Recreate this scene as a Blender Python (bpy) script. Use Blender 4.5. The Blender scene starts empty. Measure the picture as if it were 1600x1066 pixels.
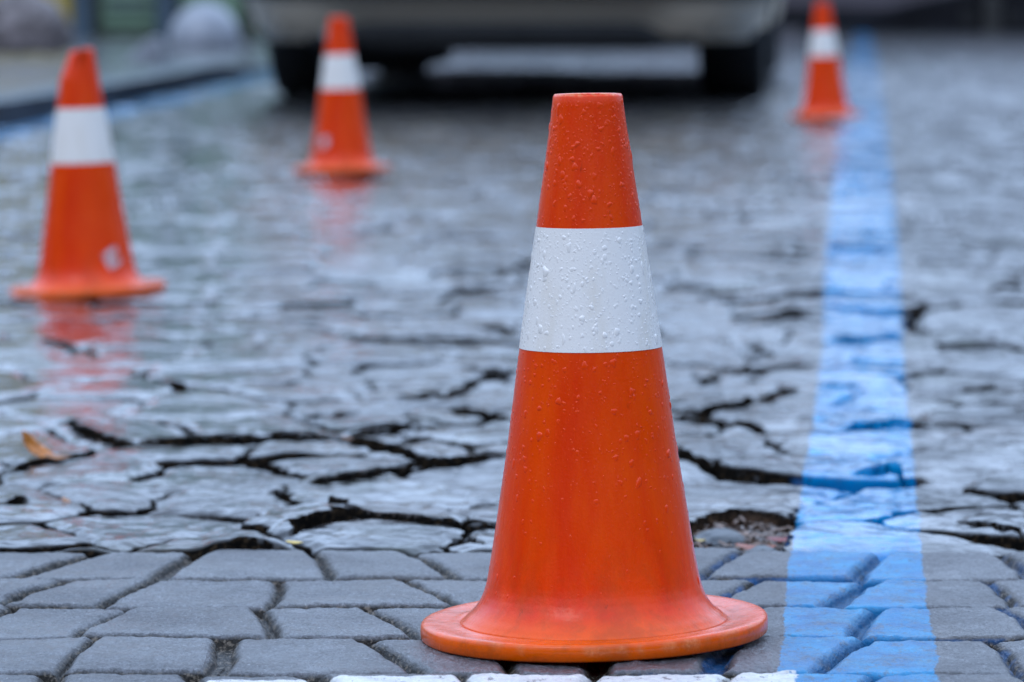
import bpy, math, random
import numpy as np
from mathutils import Vector, Matrix

# ---------------------------------------------------------------- camera
SC = bpy.context.scene
F = 6566.0                      # focal length in photo pixels (1600 wide)
H = 0.4325                      # camera height above the street
TH = math.radians(5.1087)       # pitch down
cam_d = bpy.data.cameras.new('camera')
cam = bpy.data.objects.new('camera', cam_d)
SC.collection.objects.link(cam)
cam.location = (0, 0, H)
cam.rotation_euler = (math.radians(90) - TH, 0, 0)
cam_d.sensor_width = 36.0
cam_d.lens = F * 36.0 / 1600.0
cam_d.clip_start = 0.05
cam_d.clip_end = 1000
cam_d.dof.use_dof = True
cam_d.dof.focus_distance = 2.49
cam_d.dof.aperture_fstop = 10.5
SC.camera = cam

# ---------------------------------------------------------------- sky, sun, exposure
SUN_EL, SUN_AZ = math.radians(48), math.radians(215)   # soft light from behind the camera, left
w = bpy.data.worlds.new("World"); SC.world = w; w.use_nodes = True
nt = w.node_tree; bg = nt.nodes['Background']
sky = nt.nodes.new('ShaderNodeTexSky'); sky.sky_type = 'NISHITA'; sky.sun_disc = False
sky.sun_elevation = SUN_EL; sky.sun_rotation = SUN_AZ
sky.dust_density = 0.6; sky.air_density = 1.0; sky.ozone_density = 2.0
mixs = nt.nodes.new('ShaderNodeMix'); mixs.data_type = 'RGBA'
mixs.inputs[7].default_value = (6.2, 8.2, 11.7, 1)     # even cloud deck over the clear sky
mixs.inputs[0].default_value = 0.8
tc = nt.nodes.new('ShaderNodeTexCoord'); nz = nt.nodes.new('ShaderNodeTexNoise')
mp = nt.nodes.new('ShaderNodeMapping'); mp.inputs['Scale'].default_value = (1, 1, 3)
nz.inputs['Scale'].default_value = 2.2; nz.inputs['Detail'].default_value = 4
mr = nt.nodes.new('ShaderNodeMapRange'); mr.inputs[1].default_value = .3; mr.inputs[2].default_value = .7
mr.inputs[3].default_value = .6; mr.inputs[4].default_value = .95
nt.links.new(tc.outputs['Generated'], mp.inputs[0]); nt.links.new(mp.outputs[0], nz.inputs['Vector'])
nt.links.new(nz.outputs['Fac'], mr.inputs[0]); nt.links.new(mr.outputs[0], mixs.inputs[0])
nt.links.new(sky.outputs[0], mixs.inputs[6])
sx = nt.nodes.new('ShaderNodeSeparateXYZ'); nt.links.new(tc.outputs['Generated'], sx.inputs[0])
def wmr(src, a, b, c, d):
    r = nt.nodes.new('ShaderNodeMapRange'); r.interpolation_type = 'SMOOTHSTEP'
    for k_, v_ in zip((1,2,3,4), (a,b,c,d)): r.inputs[k_].default_value = v_
    nt.links.new(src, r.inputs[0]); return r.outputs[0]
back = wmr(sx.outputs[2], 0.08, .62, .06, 2.5)         # added brightness ramp to shape reflections: dark low down and behind, bright ahead
front = wmr(sx.outputs[2], 0.07, .34, .34, 2.6)
side = wmr(sx.outputs[1], -.2, .7, 0, 1)
fm = nt.nodes.new('ShaderNodeMix'); fm.data_type = 'FLOAT'
nt.links.new(side, fm.inputs[0]); nt.links.new(back, fm.inputs[2]); nt.links.new(front, fm.inputs[3])
vm = nt.nodes.new('ShaderNodeVectorMath'); vm.operation = 'SCALE'
nt.links.new(mixs.outputs[2], vm.inputs[0]); nt.links.new(fm.outputs[0], vm.inputs['Scale']); nt.links.new(vm.outputs[0], bg.inputs['Color'])
bg.inputs['Strength'].default_value = 0.088
sl = bpy.data.lights.new('sun', 'SUN'); sl.energy = 0.5; sl.angle = math.radians(25); sl.color = (1, .96, .9)
so = bpy.data.objects.new('sun', sl); SC.collection.objects.link(so)
sd = Vector((math.sin(SUN_AZ) * math.cos(SUN_EL), math.cos(SUN_AZ) * math.cos(SUN_EL), math.sin(SUN_EL)))
so.rotation_euler = sd.to_track_quat('Z', 'Y').to_euler(); so.location = sd * 30
SC.view_settings.view_transform = 'Standard'; SC.view_settings.look = 'None'
SC.view_settings.exposure = 0.0; SC.view_settings.gamma = 1
SC.render.engine = 'CYCLES'
SC.cycles.use_denoising = True
SC.cycles.caustics_reflective = False; SC.cycles.caustics_refractive = False

random.seed(7); RNG = np.random.default_rng(7)
COL = SC.collection

# ---------------------------------------------------------------- helpers
def tag(o, label=None, cat=None, group=None, kind=None):
    if label: o['label'] = label
    if cat: o['category'] = cat
    if group: o['group'] = group
    if kind: o['kind'] = kind
    return o
def empty(name, loc, rot=(0, 0, 0)):
    o = bpy.data.objects.new(name, None); COL.objects.link(o); o.location = loc; o.rotation_euler = rot
    o.empty_display_size = .05
    return o
def mesh_np(name, V, Q, mat, parent=None, smooth=True, attrs=None):
    V = np.asarray(V, np.float32); Q = np.asarray(Q, np.int32)
    me = bpy.data.meshes.new(name); n = Q.shape[1]
    me.vertices.add(len(V)); me.vertices.foreach_set('co', V.ravel())
    me.loops.add(Q.size); me.loops.foreach_set('vertex_index', Q.ravel())
    me.polygons.add(len(Q)); me.polygons.foreach_set('loop_start', np.arange(0, Q.size, n, dtype=np.int32))
    me.polygons.foreach_set('use_smooth', np.full(len(Q), smooth, bool))
    me.update(calc_edges=True)
    for k, a in (attrs or {}).items():
        at = me.attributes.new(k, 'FLOAT', 'POINT'); at.data.foreach_set('value', np.asarray(a, np.float32))
    me.materials.append(mat)
    o = bpy.data.objects.new(name, me); COL.objects.link(o); o.parent = parent
    return o
class MB:
    def __init__(s): s.v = []; s.f = []
    def add(s, v, f):
        b = len(s.v); s.v += [tuple(p) for p in v]; s.f += [tuple(i + b for i in q) for q in f]; return s
    def box(s, x0, x1, y0, y1, z0, z1):
        return s.add([(x0,y0,z0),(x1,y0,z0),(x1,y1,z0),(x0,y1,z0),(x0,y0,z1),(x1,y0,z1),(x1,y1,z1),(x0,y1,z1)],
                     [(3,2,1,0),(4,5,6,7),(0,1,5,4),(1,2,6,5),(2,3,7,6),(3,0,4,7)])
    def lathe(s, prof, n=48, axis='Z', c=(0,0,0), closed=False):
        v = []; m = len(prof)
        for i in range(n):
            a = 2*math.pi*i/n; ca, sa = math.cos(a), math.sin(a)
            for r, z in prof:
                p = (r*ca, r*sa, z) if axis == 'Z' else (z, r*ca, r*sa)
                v.append((p[0]+c[0], p[1]+c[1], p[2]+c[2]))
        f = []
        for i in range(n):
            j = (i+1) % n
            for k in range(m if closed else m-1):
                l = (k+1) % m
                f.append((i*m+k, j*m+k, j*m+l, i*m+l) if axis == 'Z' else (i*m+k, j*m+k, j*m+l, i*m+l))
        return s.add(v, f)
    def prism(s, poly, y0, y1):         # polygon in x,z extruded along y
        n = len(poly)
        return s.add([(x,y0,z) for x,z in poly]+[(x,y1,z) for x,z in poly],
                     [tuple(range(n)), tuple(range(2*n-1,n-1,-1))]+[(i,i+n,(i+1)%n+n,(i+1)%n) for i in range(n)])
    def build(s, name, mat, parent=None, smooth=False, bevel=0, seg=2):
        me = bpy.data.meshes.new(name); me.from_pydata(s.v, [], s.f); me.validate(); me.update()
        if smooth: me.polygons.foreach_set('use_smooth', [True]*len(me.polygons))
        me.materials.append(mat)
        o = bpy.data.objects.new(name, me); COL.objects.link(o); o.parent = parent
        if bevel:
            m = o.modifiers.new('b', 'BEVEL'); m.width = bevel; m.segments = seg; m.limit_method = 'ANGLE'
        return o

def hash2(ix, iy, s=0):
    h = (ix.astype(np.int64)*374761393 + iy.astype(np.int64)*668265263 + s*2147483647*3 + 12345) & 0xffffffff
    h = ((h ^ (h >> 13))*1274126177) & 0xffffffff
    h = ((h ^ (h >> 16))*2246822519) & 0xffffffff
    return ((h ^ (h >> 15)) & 0xffffff)/float(0x1000000)
def noise(x, y, s=0):
    ix = np.floor(x); iy = np.floor(y); fx = x-ix; fy = y-iy
    r = 0
    ux = fx*fx*fx*(fx*(fx*6-15)+10); uy = fy*fy*fy*(fy*(fy*6-15)+10)
    def g(dx, dy):
        a = hash2(ix+dx, iy+dy, s)*2*math.pi
        return np.cos(a)*(fx-dx)+np.sin(a)*(fy-dy)
    a = g(0,0); b = g(1,0); c = g(0,1); d = g(1,1)
    return ((a+(b-a)*ux)*(1-uy)+(c+(d-c)*ux)*uy)*1.41
def fbm(x, y, sc, octv=3, s=0, gain=.5):
    r = 0; a = 1.0
    for k in range(octv):
        r = r + a*noise(x*sc, y*sc, s+k*17); a *= gain; sc *= 2.03
    return r
def sst(a, b, x):
    t = np.clip((x-a)/(b-a), 0, 1); return t*t*(3-2*t)

# ---------------------------------------------------------------- materials
def mat(name, col=(.5,.5,.5), rough=.5, metal=0, coat=0, coat_r=.1, spec=.5, noise_amt=0, noise_scale=10, bump=0, bump_scale=100, rough_var=0, col2=None):
    m = bpy.data.materials.new(name); m.use_nodes = True; n = m.node_tree; N = n.nodes; L = n.links
    p = N['Principled BSDF']
    p.inputs['Base Color'].default_value = (*col, 1); p.inputs['Roughness'].default_value = rough
    p.inputs['Metallic'].default_value = metal; p.inputs['Coat Weight'].default_value = coat
    p.inputs['Coat Roughness'].default_value = coat_r; p.inputs['Specular IOR Level'].default_value = spec
    t = N.new('ShaderNodeTexCoord')
    if noise_amt or col2:
        z = N.new('ShaderNodeTexNoise'); z.inputs['Scale'].default_value = noise_scale; z.inputs['Detail'].default_value = 6
        L.new(t.outputs['Object'], z.inputs['Vector'])
        mx = N.new('ShaderNodeMix'); mx.data_type = 'RGBA'
        c2 = col2 or tuple(c*(1-noise_amt) for c in col)
        c1 = col if col2 else tuple(min(1, c*(1+noise_amt)) for c in col)
        mx.inputs[6].default_value = (*c1, 1); mx.inputs[7].default_value = (*c2, 1)
        r = N.new('ShaderNodeMapRange'); r.inputs[1].default_value = .35; r.inputs[2].default_value = .65
        L.new(z.outputs['Fac'], r.inputs[0]); L.new(r.outputs[0], mx.inputs[0]); L.new(mx.outputs[2], p.inputs['Base Color'])
        if rough_var:
            r2 = N.new('ShaderNodeMapRange'); r2.inputs[1].default_value = .3; r2.inputs[2].default_value = .7
            r2.inputs[3].default_value = max(.02, rough-rough_var); r2.inputs[4].default_value = rough+rough_var
            L.new(z.outputs['Fac'], r2.inputs[0]); L.new(r2.outputs[0], p.inputs['Roughness'])
    if bump:
        z = N.new('ShaderNodeTexNoise'); z.inputs['Scale'].default_value = bump_scale; z.inputs['Detail'].default_value = 5
        L.new(t.outputs['Object'], z.inputs['Vector'])
        b = N.new('ShaderNodeBump'); b.inputs['Distance'].default_value = bump; L.new(z.outputs['Fac'], b.inputs['Height'])
        L.new(b.outputs[0], p.inputs['Normal'])
        if coat: L.new(b.outputs[0], p.inputs['Coat Normal'])
    return m

class NT:
    def __init__(s, name):
        s.m = bpy.data.materials.new(name); s.m.use_nodes = True; s.n = s.m.node_tree; s.N = s.n.nodes; s.L = s.n.links
        s.p = s.N['Principled BSDF']; s.tc = s.N.new('ShaderNodeTexCoord')
    def link(s, a, b): s.L.new(a, b)
    def setv(s, sock, v):
        if hasattr(v, 'links') or hasattr(v, 'is_linked'): s.L.new(v, sock)
        elif isinstance(v, tuple): sock.default_value = (*v, 1) if len(v) == 3 and len(sock.default_value) == 4 else v
        else: sock.default_value = v
    def noise(s, scale, detail=4, rough=.55, vec=None, scl=None):
        z = s.N.new('ShaderNodeTexNoise'); z.inputs['Scale'].default_value = scale; z.inputs['Detail'].default_value = detail
        z.inputs['Roughness'].default_value = rough
        v = vec or s.tc.outputs['Object']
        if scl:
            m = s.N.new('ShaderNodeMapping'); m.inputs['Scale'].default_value = scl; s.link(v, m.inputs[0]); v = m.outputs[0]
        s.link(v, z.inputs['Vector']); return z.outputs['Fac']
    def vor(s, scale, feature='F1', scl=None):
        z = s.N.new('ShaderNodeTexVoronoi'); z.feature = feature; z.inputs['Scale'].default_value = scale
        v = s.tc.outputs['Object']
        if scl:
            m = s.N.new('ShaderNodeMapping'); m.inputs['Scale'].default_value = scl; s.link(v, m.inputs[0]); v = m.outputs[0]
        s.link(v, z.inputs['Vector']); return z.outputs[0]
    def mr(s, x, a, b, c=0., d=1., smooth=False):
        r = s.N.new('ShaderNodeMapRange'); r.inputs[1].default_value = a; r.inputs[2].default_value = b
        r.inputs[3].default_value = c; r.inputs[4].default_value = d
        if smooth: r.interpolation_type = 'SMOOTHSTEP'
        s.link(x, r.inputs[0]); return r.outputs[0]
    def math(s, op, a, b=0.):
        r = s.N.new('ShaderNodeMath'); r.operation = op; s.setv(r.inputs[0], a); s.setv(r.inputs[1], b); return r.outputs[0]
    def mix(s, f, a, b, mode='MIX'):
        r = s.N.new('ShaderNodeMix'); r.data_type = 'RGBA'; r.blend_type = mode
        s.setv(r.inputs[0], f); s.setv(r.inputs[6], a); s.setv(r.inputs[7], b); return r.outputs[2]
    def attr(s, n):
        a = s.N.new('ShaderNodeAttribute'); a.attribute_name = n; return a.outputs['Fac']
    def bump(s, h, dist, strength=1., prev=None):
        b = s.N.new('ShaderNodeBump'); b.inputs['Distance'].default_value = dist; s.setv(b.inputs['Strength'], strength)
        s.link(h, b.inputs['Height'])
        if prev: s.link(prev, b.inputs['Normal'])
        return b.outputs[0]

def paint_layers(t, base, rough, joint, stains=False):
    """road paint over stone: ragged edge, worn in patches, still blue in the joints"""
    jag = t.math('ADD', t.math('MULTIPLY', t.math('SUBTRACT', t.noise(22, 3), .5), .010),
                 t.math('MULTIPLY', t.math('SUBTRACT', t.noise(300, 4, .7), .5), .006))
    mb = t.mr(t.math('ADD', t.attr('paint_blue'), jag), -.0006, .0006)
    mw = t.mr(t.math('ADD', t.attr('paint_white'), jag), -.0006, .0006)
    wear = t.mr(t.noise(140, 6, .75, scl=(1,.5,1)), .40, .44)
    grit = t.mr(t.noise(480, 3, .65, scl=(1,.42,1)), .35, .39)
    keep = t.math('MULTIPLY', wear, grit)
    blue = t.mix(t.mr(t.noise(35, 5), .35, .65), (.0,.15,.38), (.002,.26,.52))
    blue = t.mix(t.math('MULTIPLY', joint, .85), blue, (.0,.06,.16))  # paint darkened inside joints: recess shade put into the colour
    # overspray stains in the joints beside the line
    near = t.mr(t.attr('paint_blue'), -.10, -.01) if stains else t.mr(t.attr('paint_blue'), -.012, -.002)
    st = t.math('MULTIPLY', t.math('MULTIPLY', near, t.mr(joint, .35, .8)), t.mr(t.noise(28, 4), .44, .56))
    base = t.mix(t.math('MULTIPLY', st, .75), base, (.012,.12,.33))
    kb = t.math('MULTIPLY', mb, t.math('MULTIPLY', t.mr(keep, 0, 1, .5, 1), t.mr(t.noise(24, 6, .7), .36, .5, .62, 1)))
    base = t.mix(kb, base, blue)
    wkeep = t.math('MULTIPLY', t.mr(t.noise(170, 6, .75, scl=(1,.5,1)), .37, .42), t.mr(joint, .5, .95, 1, .4))
    base = t.mix(t.math('MULTIPLY', mw, t.mr(wkeep, 0, 1, .2, 1)), base, t.mix(t.mr(t.noise(60, 5, .7), .4, .65), (.80,.79,.76), (.60,.58,.55)))
    rough = t.math('ADD', t.math('MULTIPLY', rough, t.math('SUBTRACT', 1., t.math('MULTIPLY', mb, .25))), 0.)
    return base, rough, t.math('MAXIMUM', mb, mw)

def make_paver_mat():
    t = NT('wet_concrete_paver'); j = t.attr('joint'); tone = t.attr('tone')
    c = t.mix(t.mr(t.noise(60, 6, .6), .35, .65), (.090,.090,.100), (.165,.165,.180))
    c = t.mix(t.mr(tone, 0, 1), c, t.mix(.65, c, (.085,.083,.09)))
    c = t.mix(t.mr(t.noise(520, 3, .7, scl=(1,.42,1)), .38, .62, .95, 0), c, (.035,.034,.036))
    c = t.mix(t.mr(t.noise(430, 3, .7, scl=(1,.45,1.1)), .60, .74, 0, .7), c, (.36,.355,.37))
    c = t.mix(t.math('MULTIPLY', t.mr(t.vor(210, scl=(1,.5,1)), .06, .20, .9, 0), t.mr(t.noise(16, 3), .42, .55)), c, (.018,.015,.015))
    c = t.mix(t.math('MULTIPLY', t.mr(t.noise(14, 5), .48, .66), .4), c, (.085,.070,.062)); c = t.mix(t.mr(t.noise(5.5, 4, .6), .5, .68, 0, .45), c, (.06,.06,.07))
    c = t.mix(t.mr(j, .25, .8), c, t.mix(t.mr(t.noise(330, 4, .7, scl=(1,.5,1)), .5, .62), (.014,.011,.008), (.16,.13,.10)))
    wet = t.mr(t.noise(10, 5, .6), .38, .62)
    r = t.math('SUBTRACT', t.mr(wet, 0, 1, .55, .36), t.math('MULTIPLY', j, .16))
    c, r, pm = paint_layers(t, c, r, j, True)
    t.link(c, t.p.inputs['Base Color']); t.link(r, t.p.inputs['Roughness'])
    h = t.math('ADD', t.math('MULTIPLY', t.noise(520, 4, .7, scl=(1,.42,1)), .6), t.math('MULTIPLY', t.noise(190, 4, .6), .8))
    b = t.bump(h, .0026, .95)
    t.link(b, t.p.inputs['Normal'])
    wetf = t.math('MULTIPLY', t.math('SUBTRACT', 1., t.mr(j, .2, .7)), t.mr(t.noise(11, 5, .6), .38, .6, .35, .95)); t.link(t.math('MULTIPLY', wetf, t.mr(pm, 0, 1, 1, .45)), t.p.inputs['Coat Weight']); t.p.inputs['Coat Roughness'].default_value = .19; t.link(t.mr(j, .2, .8, .42, .12), t.p.inputs['Specular IOR Level']); t.p.inputs['Coat IOR'].default_value = 1.35
    t.link(b, t.p.inputs['Coat Normal'])
    return t.m

def make_street_mat():
    t = NT('wet_old_stone'); j = t.attr('joint'); tone = t.attr('tone'); dirt = t.attr('dirt')
    c = t.mix(t.mr(t.noise(25, 6, .65), .35, .65), (.014,.016,.019), (.040,.041,.046))
    c = t.mix(tone, c, t.mix(.6, c, (.075,.07,.07)))
    c = t.mix(t.mr(t.noise(600, 4, .7), .36, .6, .6, 0), c, (.03,.03,.032))
    c = t.mix(t.math('MULTIPLY', t.mr(t.noise(7.5, 5, .65), .50, .66), .55), c, t.mix(t.mr(t.noise(3.1, 2), .45, .55), (.040,.052,.022), (.075,.045,.030)))
    c = t.mix(t.mr(j, .05, .4), c, t.mix(t.mr(t.noise(220, 4), .5, .66), (.005,.0045,.004), (.030,.02,.012)))  # joints near black: dark soil, with depth shade put into the colour
    c = t.mix(t.math('MULTIPLY', dirt, t.mr(t.noise(160, 5, .7), .3, .6)), c, t.mix(t.mr(t.noise(90, 3), .4, .6), (.05,.03,.02), (.17,.10,.065)))
    r = t.math('ADD', t.mr(t.noise(18, 5, .6), .35, .65, .14, .30), t.math('MULTIPLY', j, .3))
    c, r, pm = paint_layers(t, c, r, j)
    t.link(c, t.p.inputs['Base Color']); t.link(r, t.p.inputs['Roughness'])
    h = t.math('ADD', t.math('MULTIPLY', t.noise(260, 5, .6), .5), t.math('MULTIPLY', t.noise(60, 5, .55, scl=(1,1,1)), 1.6))
    b = t.bump(h, .0006, .7)
    t.link(b, t.p.inputs['Normal'])
    dry = t.math('SUBTRACT', 1., t.mr(j, .05, .4)); far = t.attr('far')
    film = t.mr(t.noise(9, 5, .65), .43, .60, .06, 1); t.link(t.math('MULTIPLY', dry, t.math('MAXIMUM', t.math('MAXIMUM', film, far), t.attr('wet'))), t.p.inputs['Coat Weight']); t.link(t.math('MULTIPLY', dry, .3), t.p.inputs['Specular IOR Level'])
    t.link(t.math('MULTIPLY', t.mr(far, 0, 1, .045, .34), t.mr(t.attr('wet'), 0, 1, 1, .45)), t.p.inputs['Coat Roughness']); t.p.inputs['Coat IOR'].default_value = 1.40
    t.link(b, t.p.inputs['Coat Normal'])
    return t.m

def make_orange(name, front=True):
    t = NT(name)
    streak = t.noise(40, 5, .6, scl=(1, 1, .12))
    c = t.mix(t.mr(streak, .35, .68), (.76,.034,.0), (.88,.070,.0))
    c = t.mix(t.mr(t.noise(30, 5, .65), .62, .8, 0, .35), c, (.52,.035,.004))
    c = t.mix(t.mr(t.vor(260), .02, .07, .5, 0), c, (.35,.03,.01))
    ox = t.N.new('ShaderNodeSeparateXYZ'); t.link(t.tc.outputs['Object'], ox.inputs[0])
    c = t.mix(t.mr(ox.outputs[2], .008, .022, .8, 0), c, (.88,.125,.0))
    foot = t.math('MULTIPLY', t.mr(ox.outputs[2], .014, .075, 1, 0), t.mr(t.noise(38, 6, .7), .47, .62))
    c = t.mix(t.math('MULTIPLY', foot, .4), c, (.32,.055,.008))
    scuff = t.math('MULTIPLY', t.mr(t.noise(160, 3, .6, scl=(1,1,.14)), .68, .74), t.mr(t.noise(19, 3), .5, .6))
    c = t.mix(t.math('MULTIPLY', scuff, .6), c, (.10,.022,.008))
    c = t.mix(t.mr(t.attr('wear'), .2, 1, 0, .8), c, t.mix(t.mr(t.noise(400, 4, .7), .35, .6), (.88,.30,.12), (.60,.14,.04)))
    t.link(c, t.p.inputs['Base Color'])
    t.link(t.mr(t.noise(90, 5, .6, scl=(1,1,.3)), .3, .7, .16, .34), t.p.inputs['Roughness'])
    t.p.inputs['Specular IOR Level'].default_value = .12; sz = t.N.new('ShaderNodeSeparateXYZ'); t.link(t.tc.outputs['Object'], sz.inputs[0])
    t.link(t.mr(sz.outputs[2], .012, .045, .38, .2), t.p.inputs['Coat Weight']); t.p.inputs['Coat Roughness'].default_value = .08
    t.p.inputs['Subsurface Weight'].default_value = .12; t.p.inputs['Subsurface Radius'].default_value = (1,.25,.05)
    t.p.inputs['Subsurface Scale'].default_value = .006
    b = t.bump(t.math('ADD', t.noise(120, 4, .6, scl=(1,1,.25)), t.math('MULTIPLY', t.noise(700, 3), .25)), .0006, .7)
    t.link(b, t.p.inputs['Normal']); t.link(b, t.p.inputs['Coat Normal'])
    return t.m
def make_band():
    t = NT('white_reflective_film')
    c = t.mix(t.mr(t.noise(55, 5, .6, scl=(1,1,.15)), .52, .75, 0, .45), (.86,.80,.74), (.66,.56,.42))
    c = t.mix(t.mr(t.noise(300, 4, .7), .62, .8, 0, .5), c, (.55,.48,.42))
    t.link(c, t.p.inputs['Base Color']); t.p.inputs['Roughness'].default_value = .32
    b = t.bump(t.noise(800, 2), .0002, .6); t.link(b, t.p.inputs['Normal'])
    return t.m

M_PAVE = make_paver_mat(); M_STREET = make_street_mat()
M_OR = make_orange('moulded_orange_plastic'); M_BAND = make_band()
M_DROP_O = mat('water_on_orange', (.84,.050,.001), .05, coat=.1, coat_r=.02, spec=.25)
M_DROP_W = mat('water_on_white', (.86,.80,.74), .06, coat=.8, coat_r=.02, spec=.6)

# ---------------------------------------------------------------- pixel -> ground (to survey the place from the photograph)
def gz(Y): return .033*(1-sst(2.85, 5.0, np.asarray(Y, float)))
CT, ST = math.cos(TH), math.sin(TH)
def at(px, py, z=None):
    px = np.asarray(px, float); py = np.asarray(py, float)
    dx = (px-800)/F; v = (533-py)/F
    dy = CT + ST*v; dz = -ST + CT*v
    Z = np.full(px.shape, 0.03 if z is None else z)
    for _ in range(12):
        k = (Z-H)/dz; Y = dy*k
        if z is None: Z = gz(Y)
    return dx*k, Y
def atv(px, py, z=None):
    X, Y = at(px, py, z); return float(X), float(Y), float(gz(Y) if z is None else z)
YB = float(at(800, 861)[1])       # edge between the pavers and the old stones

# ---------------------------------------------------------------- ground grid
def rows(y0, y1, f):
    r = [y0]
    while r[-1] < y1: r.append(r[-1]+f(r[-1]))
    r[-1] = y1; return r
ang = list(np.linspace(-8.3, 8.3, 861))
out = [8.3]
while out[-1] < 80: out.append(out[-1]+max(.1, (out[-1]-8.2)*.16))
out[-1] = 80
ang = np.radians(np.array([-a for a in out[:0:-1]] + ang + out[1:]))
TA = np.tan(ang); CELLA = np.abs(np.gradient(TA))
def seg_dist(X, Y, pts):
    d = np.full(X.shape, 9.)
    for (x0,y0),(x1,y1) in zip(pts[:-1], pts[1:]):
        dx, dy = x1-x0, y1-y0; L2 = dx*dx+dy*dy+1e-12
        t = np.clip(((X-x0)*dx+(Y-y0)*dy)/L2, 0, 1)
        d = np.minimum(d, np.hypot(X-x0-t*dx, Y-y0-t*dy))
    return d
# blue bay line: surveyed left and right edge
_l = at([1214,1218,1235,1265,1285,1290,1310,1322,1334], [1080,1050,860,700,540,400,200,100,60])
_r = at([1470,1465,1440,1425,1410,1405,1385,1372,1362], [1080,1050,860,700,540,400,200,100,60])
def ext(a):
    X, Y = list(a[0]), list(a[1]); s0 = .083
    return np.array([Y[0]-30]+Y+[Y[-1]+100]), np.array([X[0]-30*s0]+X+[X[-1]+100*s0])
LY, LX = ext(_l); RY, RX = ext(_r)
# kerb line
def kerb_x(Y): return np.interp(Y, [-30,3,11.2,12.9,14.1,15.5,17,20,30,130], [-4.6,-1.99,-1.39,-1.24,-1.15,-1.085,-1.02,-.85,-.1,8.2])
def blue_m(X, Y):
    m1 = np.minimum(X-np.interp(Y, LY, LX), np.interp(Y, RY, RX)-X)
    k = kerb_x(Y); m2 = np.minimum(X-k+.02, k+.16-X); m2 = np.where((Y > 6) & (Y < 17.3), m2, -1)
    return np.maximum(m1, m2)
_w0 = at(380, 1061); _w1 = at(1228, 1048)
def white_m(X, Y):
    top = np.interp(X, [float(_w0[0]), float(_w1[0])], [float(_w0[1]), float(_w1[1])])
    return np.minimum(np.minimum(top-Y, Y-top+.10), np.minimum(X-float(_w0[0])+.02, float(_w1[0])-X+.004))

# measured paver joints: (row lines) and (far x, near x) for every joint, photo pixels
row_px = [861, 903, 946.5, 995.5, 1051]
RL = [float(at(800, p)[1]) for p in row_px]
st_ = RL[-2]-RL[-1]
for k in range(16): RL.append(RL[-1]-st_)
J = [
 [(-60,-150),(152,12),(312,244),(490,516),(640,712),(800,815),(975,935),(1162,1096),(1378,1338),(1562,1610),(1745,1830)],
 [(-60,-160),(108,-10),(244,152),(435,420),(626,716),(790,820),(965,945),(1186,1106),(1364,1296),(1543,1586),(1720,1810)],
 [(-120,-230),(24,-70),(208,112),(400,428),(570,655),(745,775),(930,900),(1175,1100),(1375,1334),(1564,1625),(1750,1850)],
 [(-40,-100),(150,90),(348,334),(562,660),(760,800),(960,930),(1160,1110),(1354,1274),(1550,1592),(1760,1850)],
 [(-120,-180),(80,60),(300,296),(480,600),(720,760),(930,890),(1150,1100),(1368,1330),(1600,1680),(1800,1880)],
]
def joints(r):
    yf, yn = RL[r], RL[r+1]
    if r < 5:
        pf = row_px[r]; pn = row_px[r+1] if r < 4 else 1108
        a = [(float(at(f, pf)[0]), float(at(n, pn)[0])) for f, n in J[r]]
    else:
        base = joints(3 if r % 2 else 2); dr = -(r-3)*.009
        a = [(f+dr, n+dr) for f, n in base]
    s = .088
    while a[0][0] > -3.0: a.insert(0, (a[0][0]-s, a[0][0]-s+random.choice([-.035,-.03,.0,.025])))
    while a[-1][0] < 3.0: a.append((a[-1][0]+s, a[-1][0]+s+random.choice([-.03,.0,.005,.03])))
    return a
def paver_height(X, Y, cell):
    h = np.zeros(X.shape); jt = np.zeros(X.shape); tone = np.zeros(X.shape)
    wx = X + .0022*fbm(X, Y, 28, 2, 5); wy = Y + .0035*fbm(X, Y, 22, 2, 9) + .002*np.sin(X*33)
    for r in range(len(RL)-1):
        msk = (wy <= RL[r]) & (wy > RL[r+1]) if r else (wy > RL[1])
        if r == len(RL)-2: msk = wy <= RL[r]
        if not msk.any(): continue
        x, y = wx[msk], wy[msk]; yf, yn = RL[r], RL[r+1]
        t = (yf-y)/(yf-yn); js = joints(r)
        er = np.minimum(y-yn, (yf-y) if r else np.full(y.shape, 1.))
        best = np.full(x.shape, 9.); wj = np.full(x.shape, .002); idx = np.zeros(x.shape, int)
        for k, (a, b) in enumerate(js):
            bow = .003*np.sin(t*math.pi)*(1 if b > a else -1)
            xl = a+(b-a)*t+bow; d = (x-xl)/math.sqrt(1+((b-a)/(yf-yn))**2)
            idx += (d > 0); ad = np.abs(d)
            wide = [.0018,.0035,.0058,.002][int(hash2(np.array([r]), np.array([k]), 3)[0]*4)]
            if (r, k) in ((1,3),(3,2),(2,3)): wide = .0065
            wj = np.where(ad < best, wide, wj); best = np.minimum(best, ad)
        rid = np.full(x.shape, r)
        tx = (hash2(idx, rid, 11)-.5)*.016; ty = (hash2(idx, rid, 12)-.5)*.022; oz = (hash2(idx, rid, 13)-.5)*.0022
        e1 = best-wj; e2 = er-.0016*(1+.5*noise(x*9, y*9, 2)); e = np.minimum(e1, e2)
        # rounded arris and recessed joint
        hh = oz + tx*0. + ty*(t-.5)*.1
        hh -= .0036*(1-sst(-.0005, .0065, e))**1.5 + .0035*(1-sst(-.0020, .0004, e))
        h[msk] = hh; jt[msk] = 1-sst(-.001, .0055, e); tone[msk] = hash2(idx, rid, 14)
    h += .00032*noise(X*260, Y*150, 23)+.0004*noise(X*120, Y*80, 24)+.0006*fbm(X, Y, 45, 3, 21) + .0011*fbm(X, Y, 9, 2, 31)
    return h, jt, tone

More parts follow.
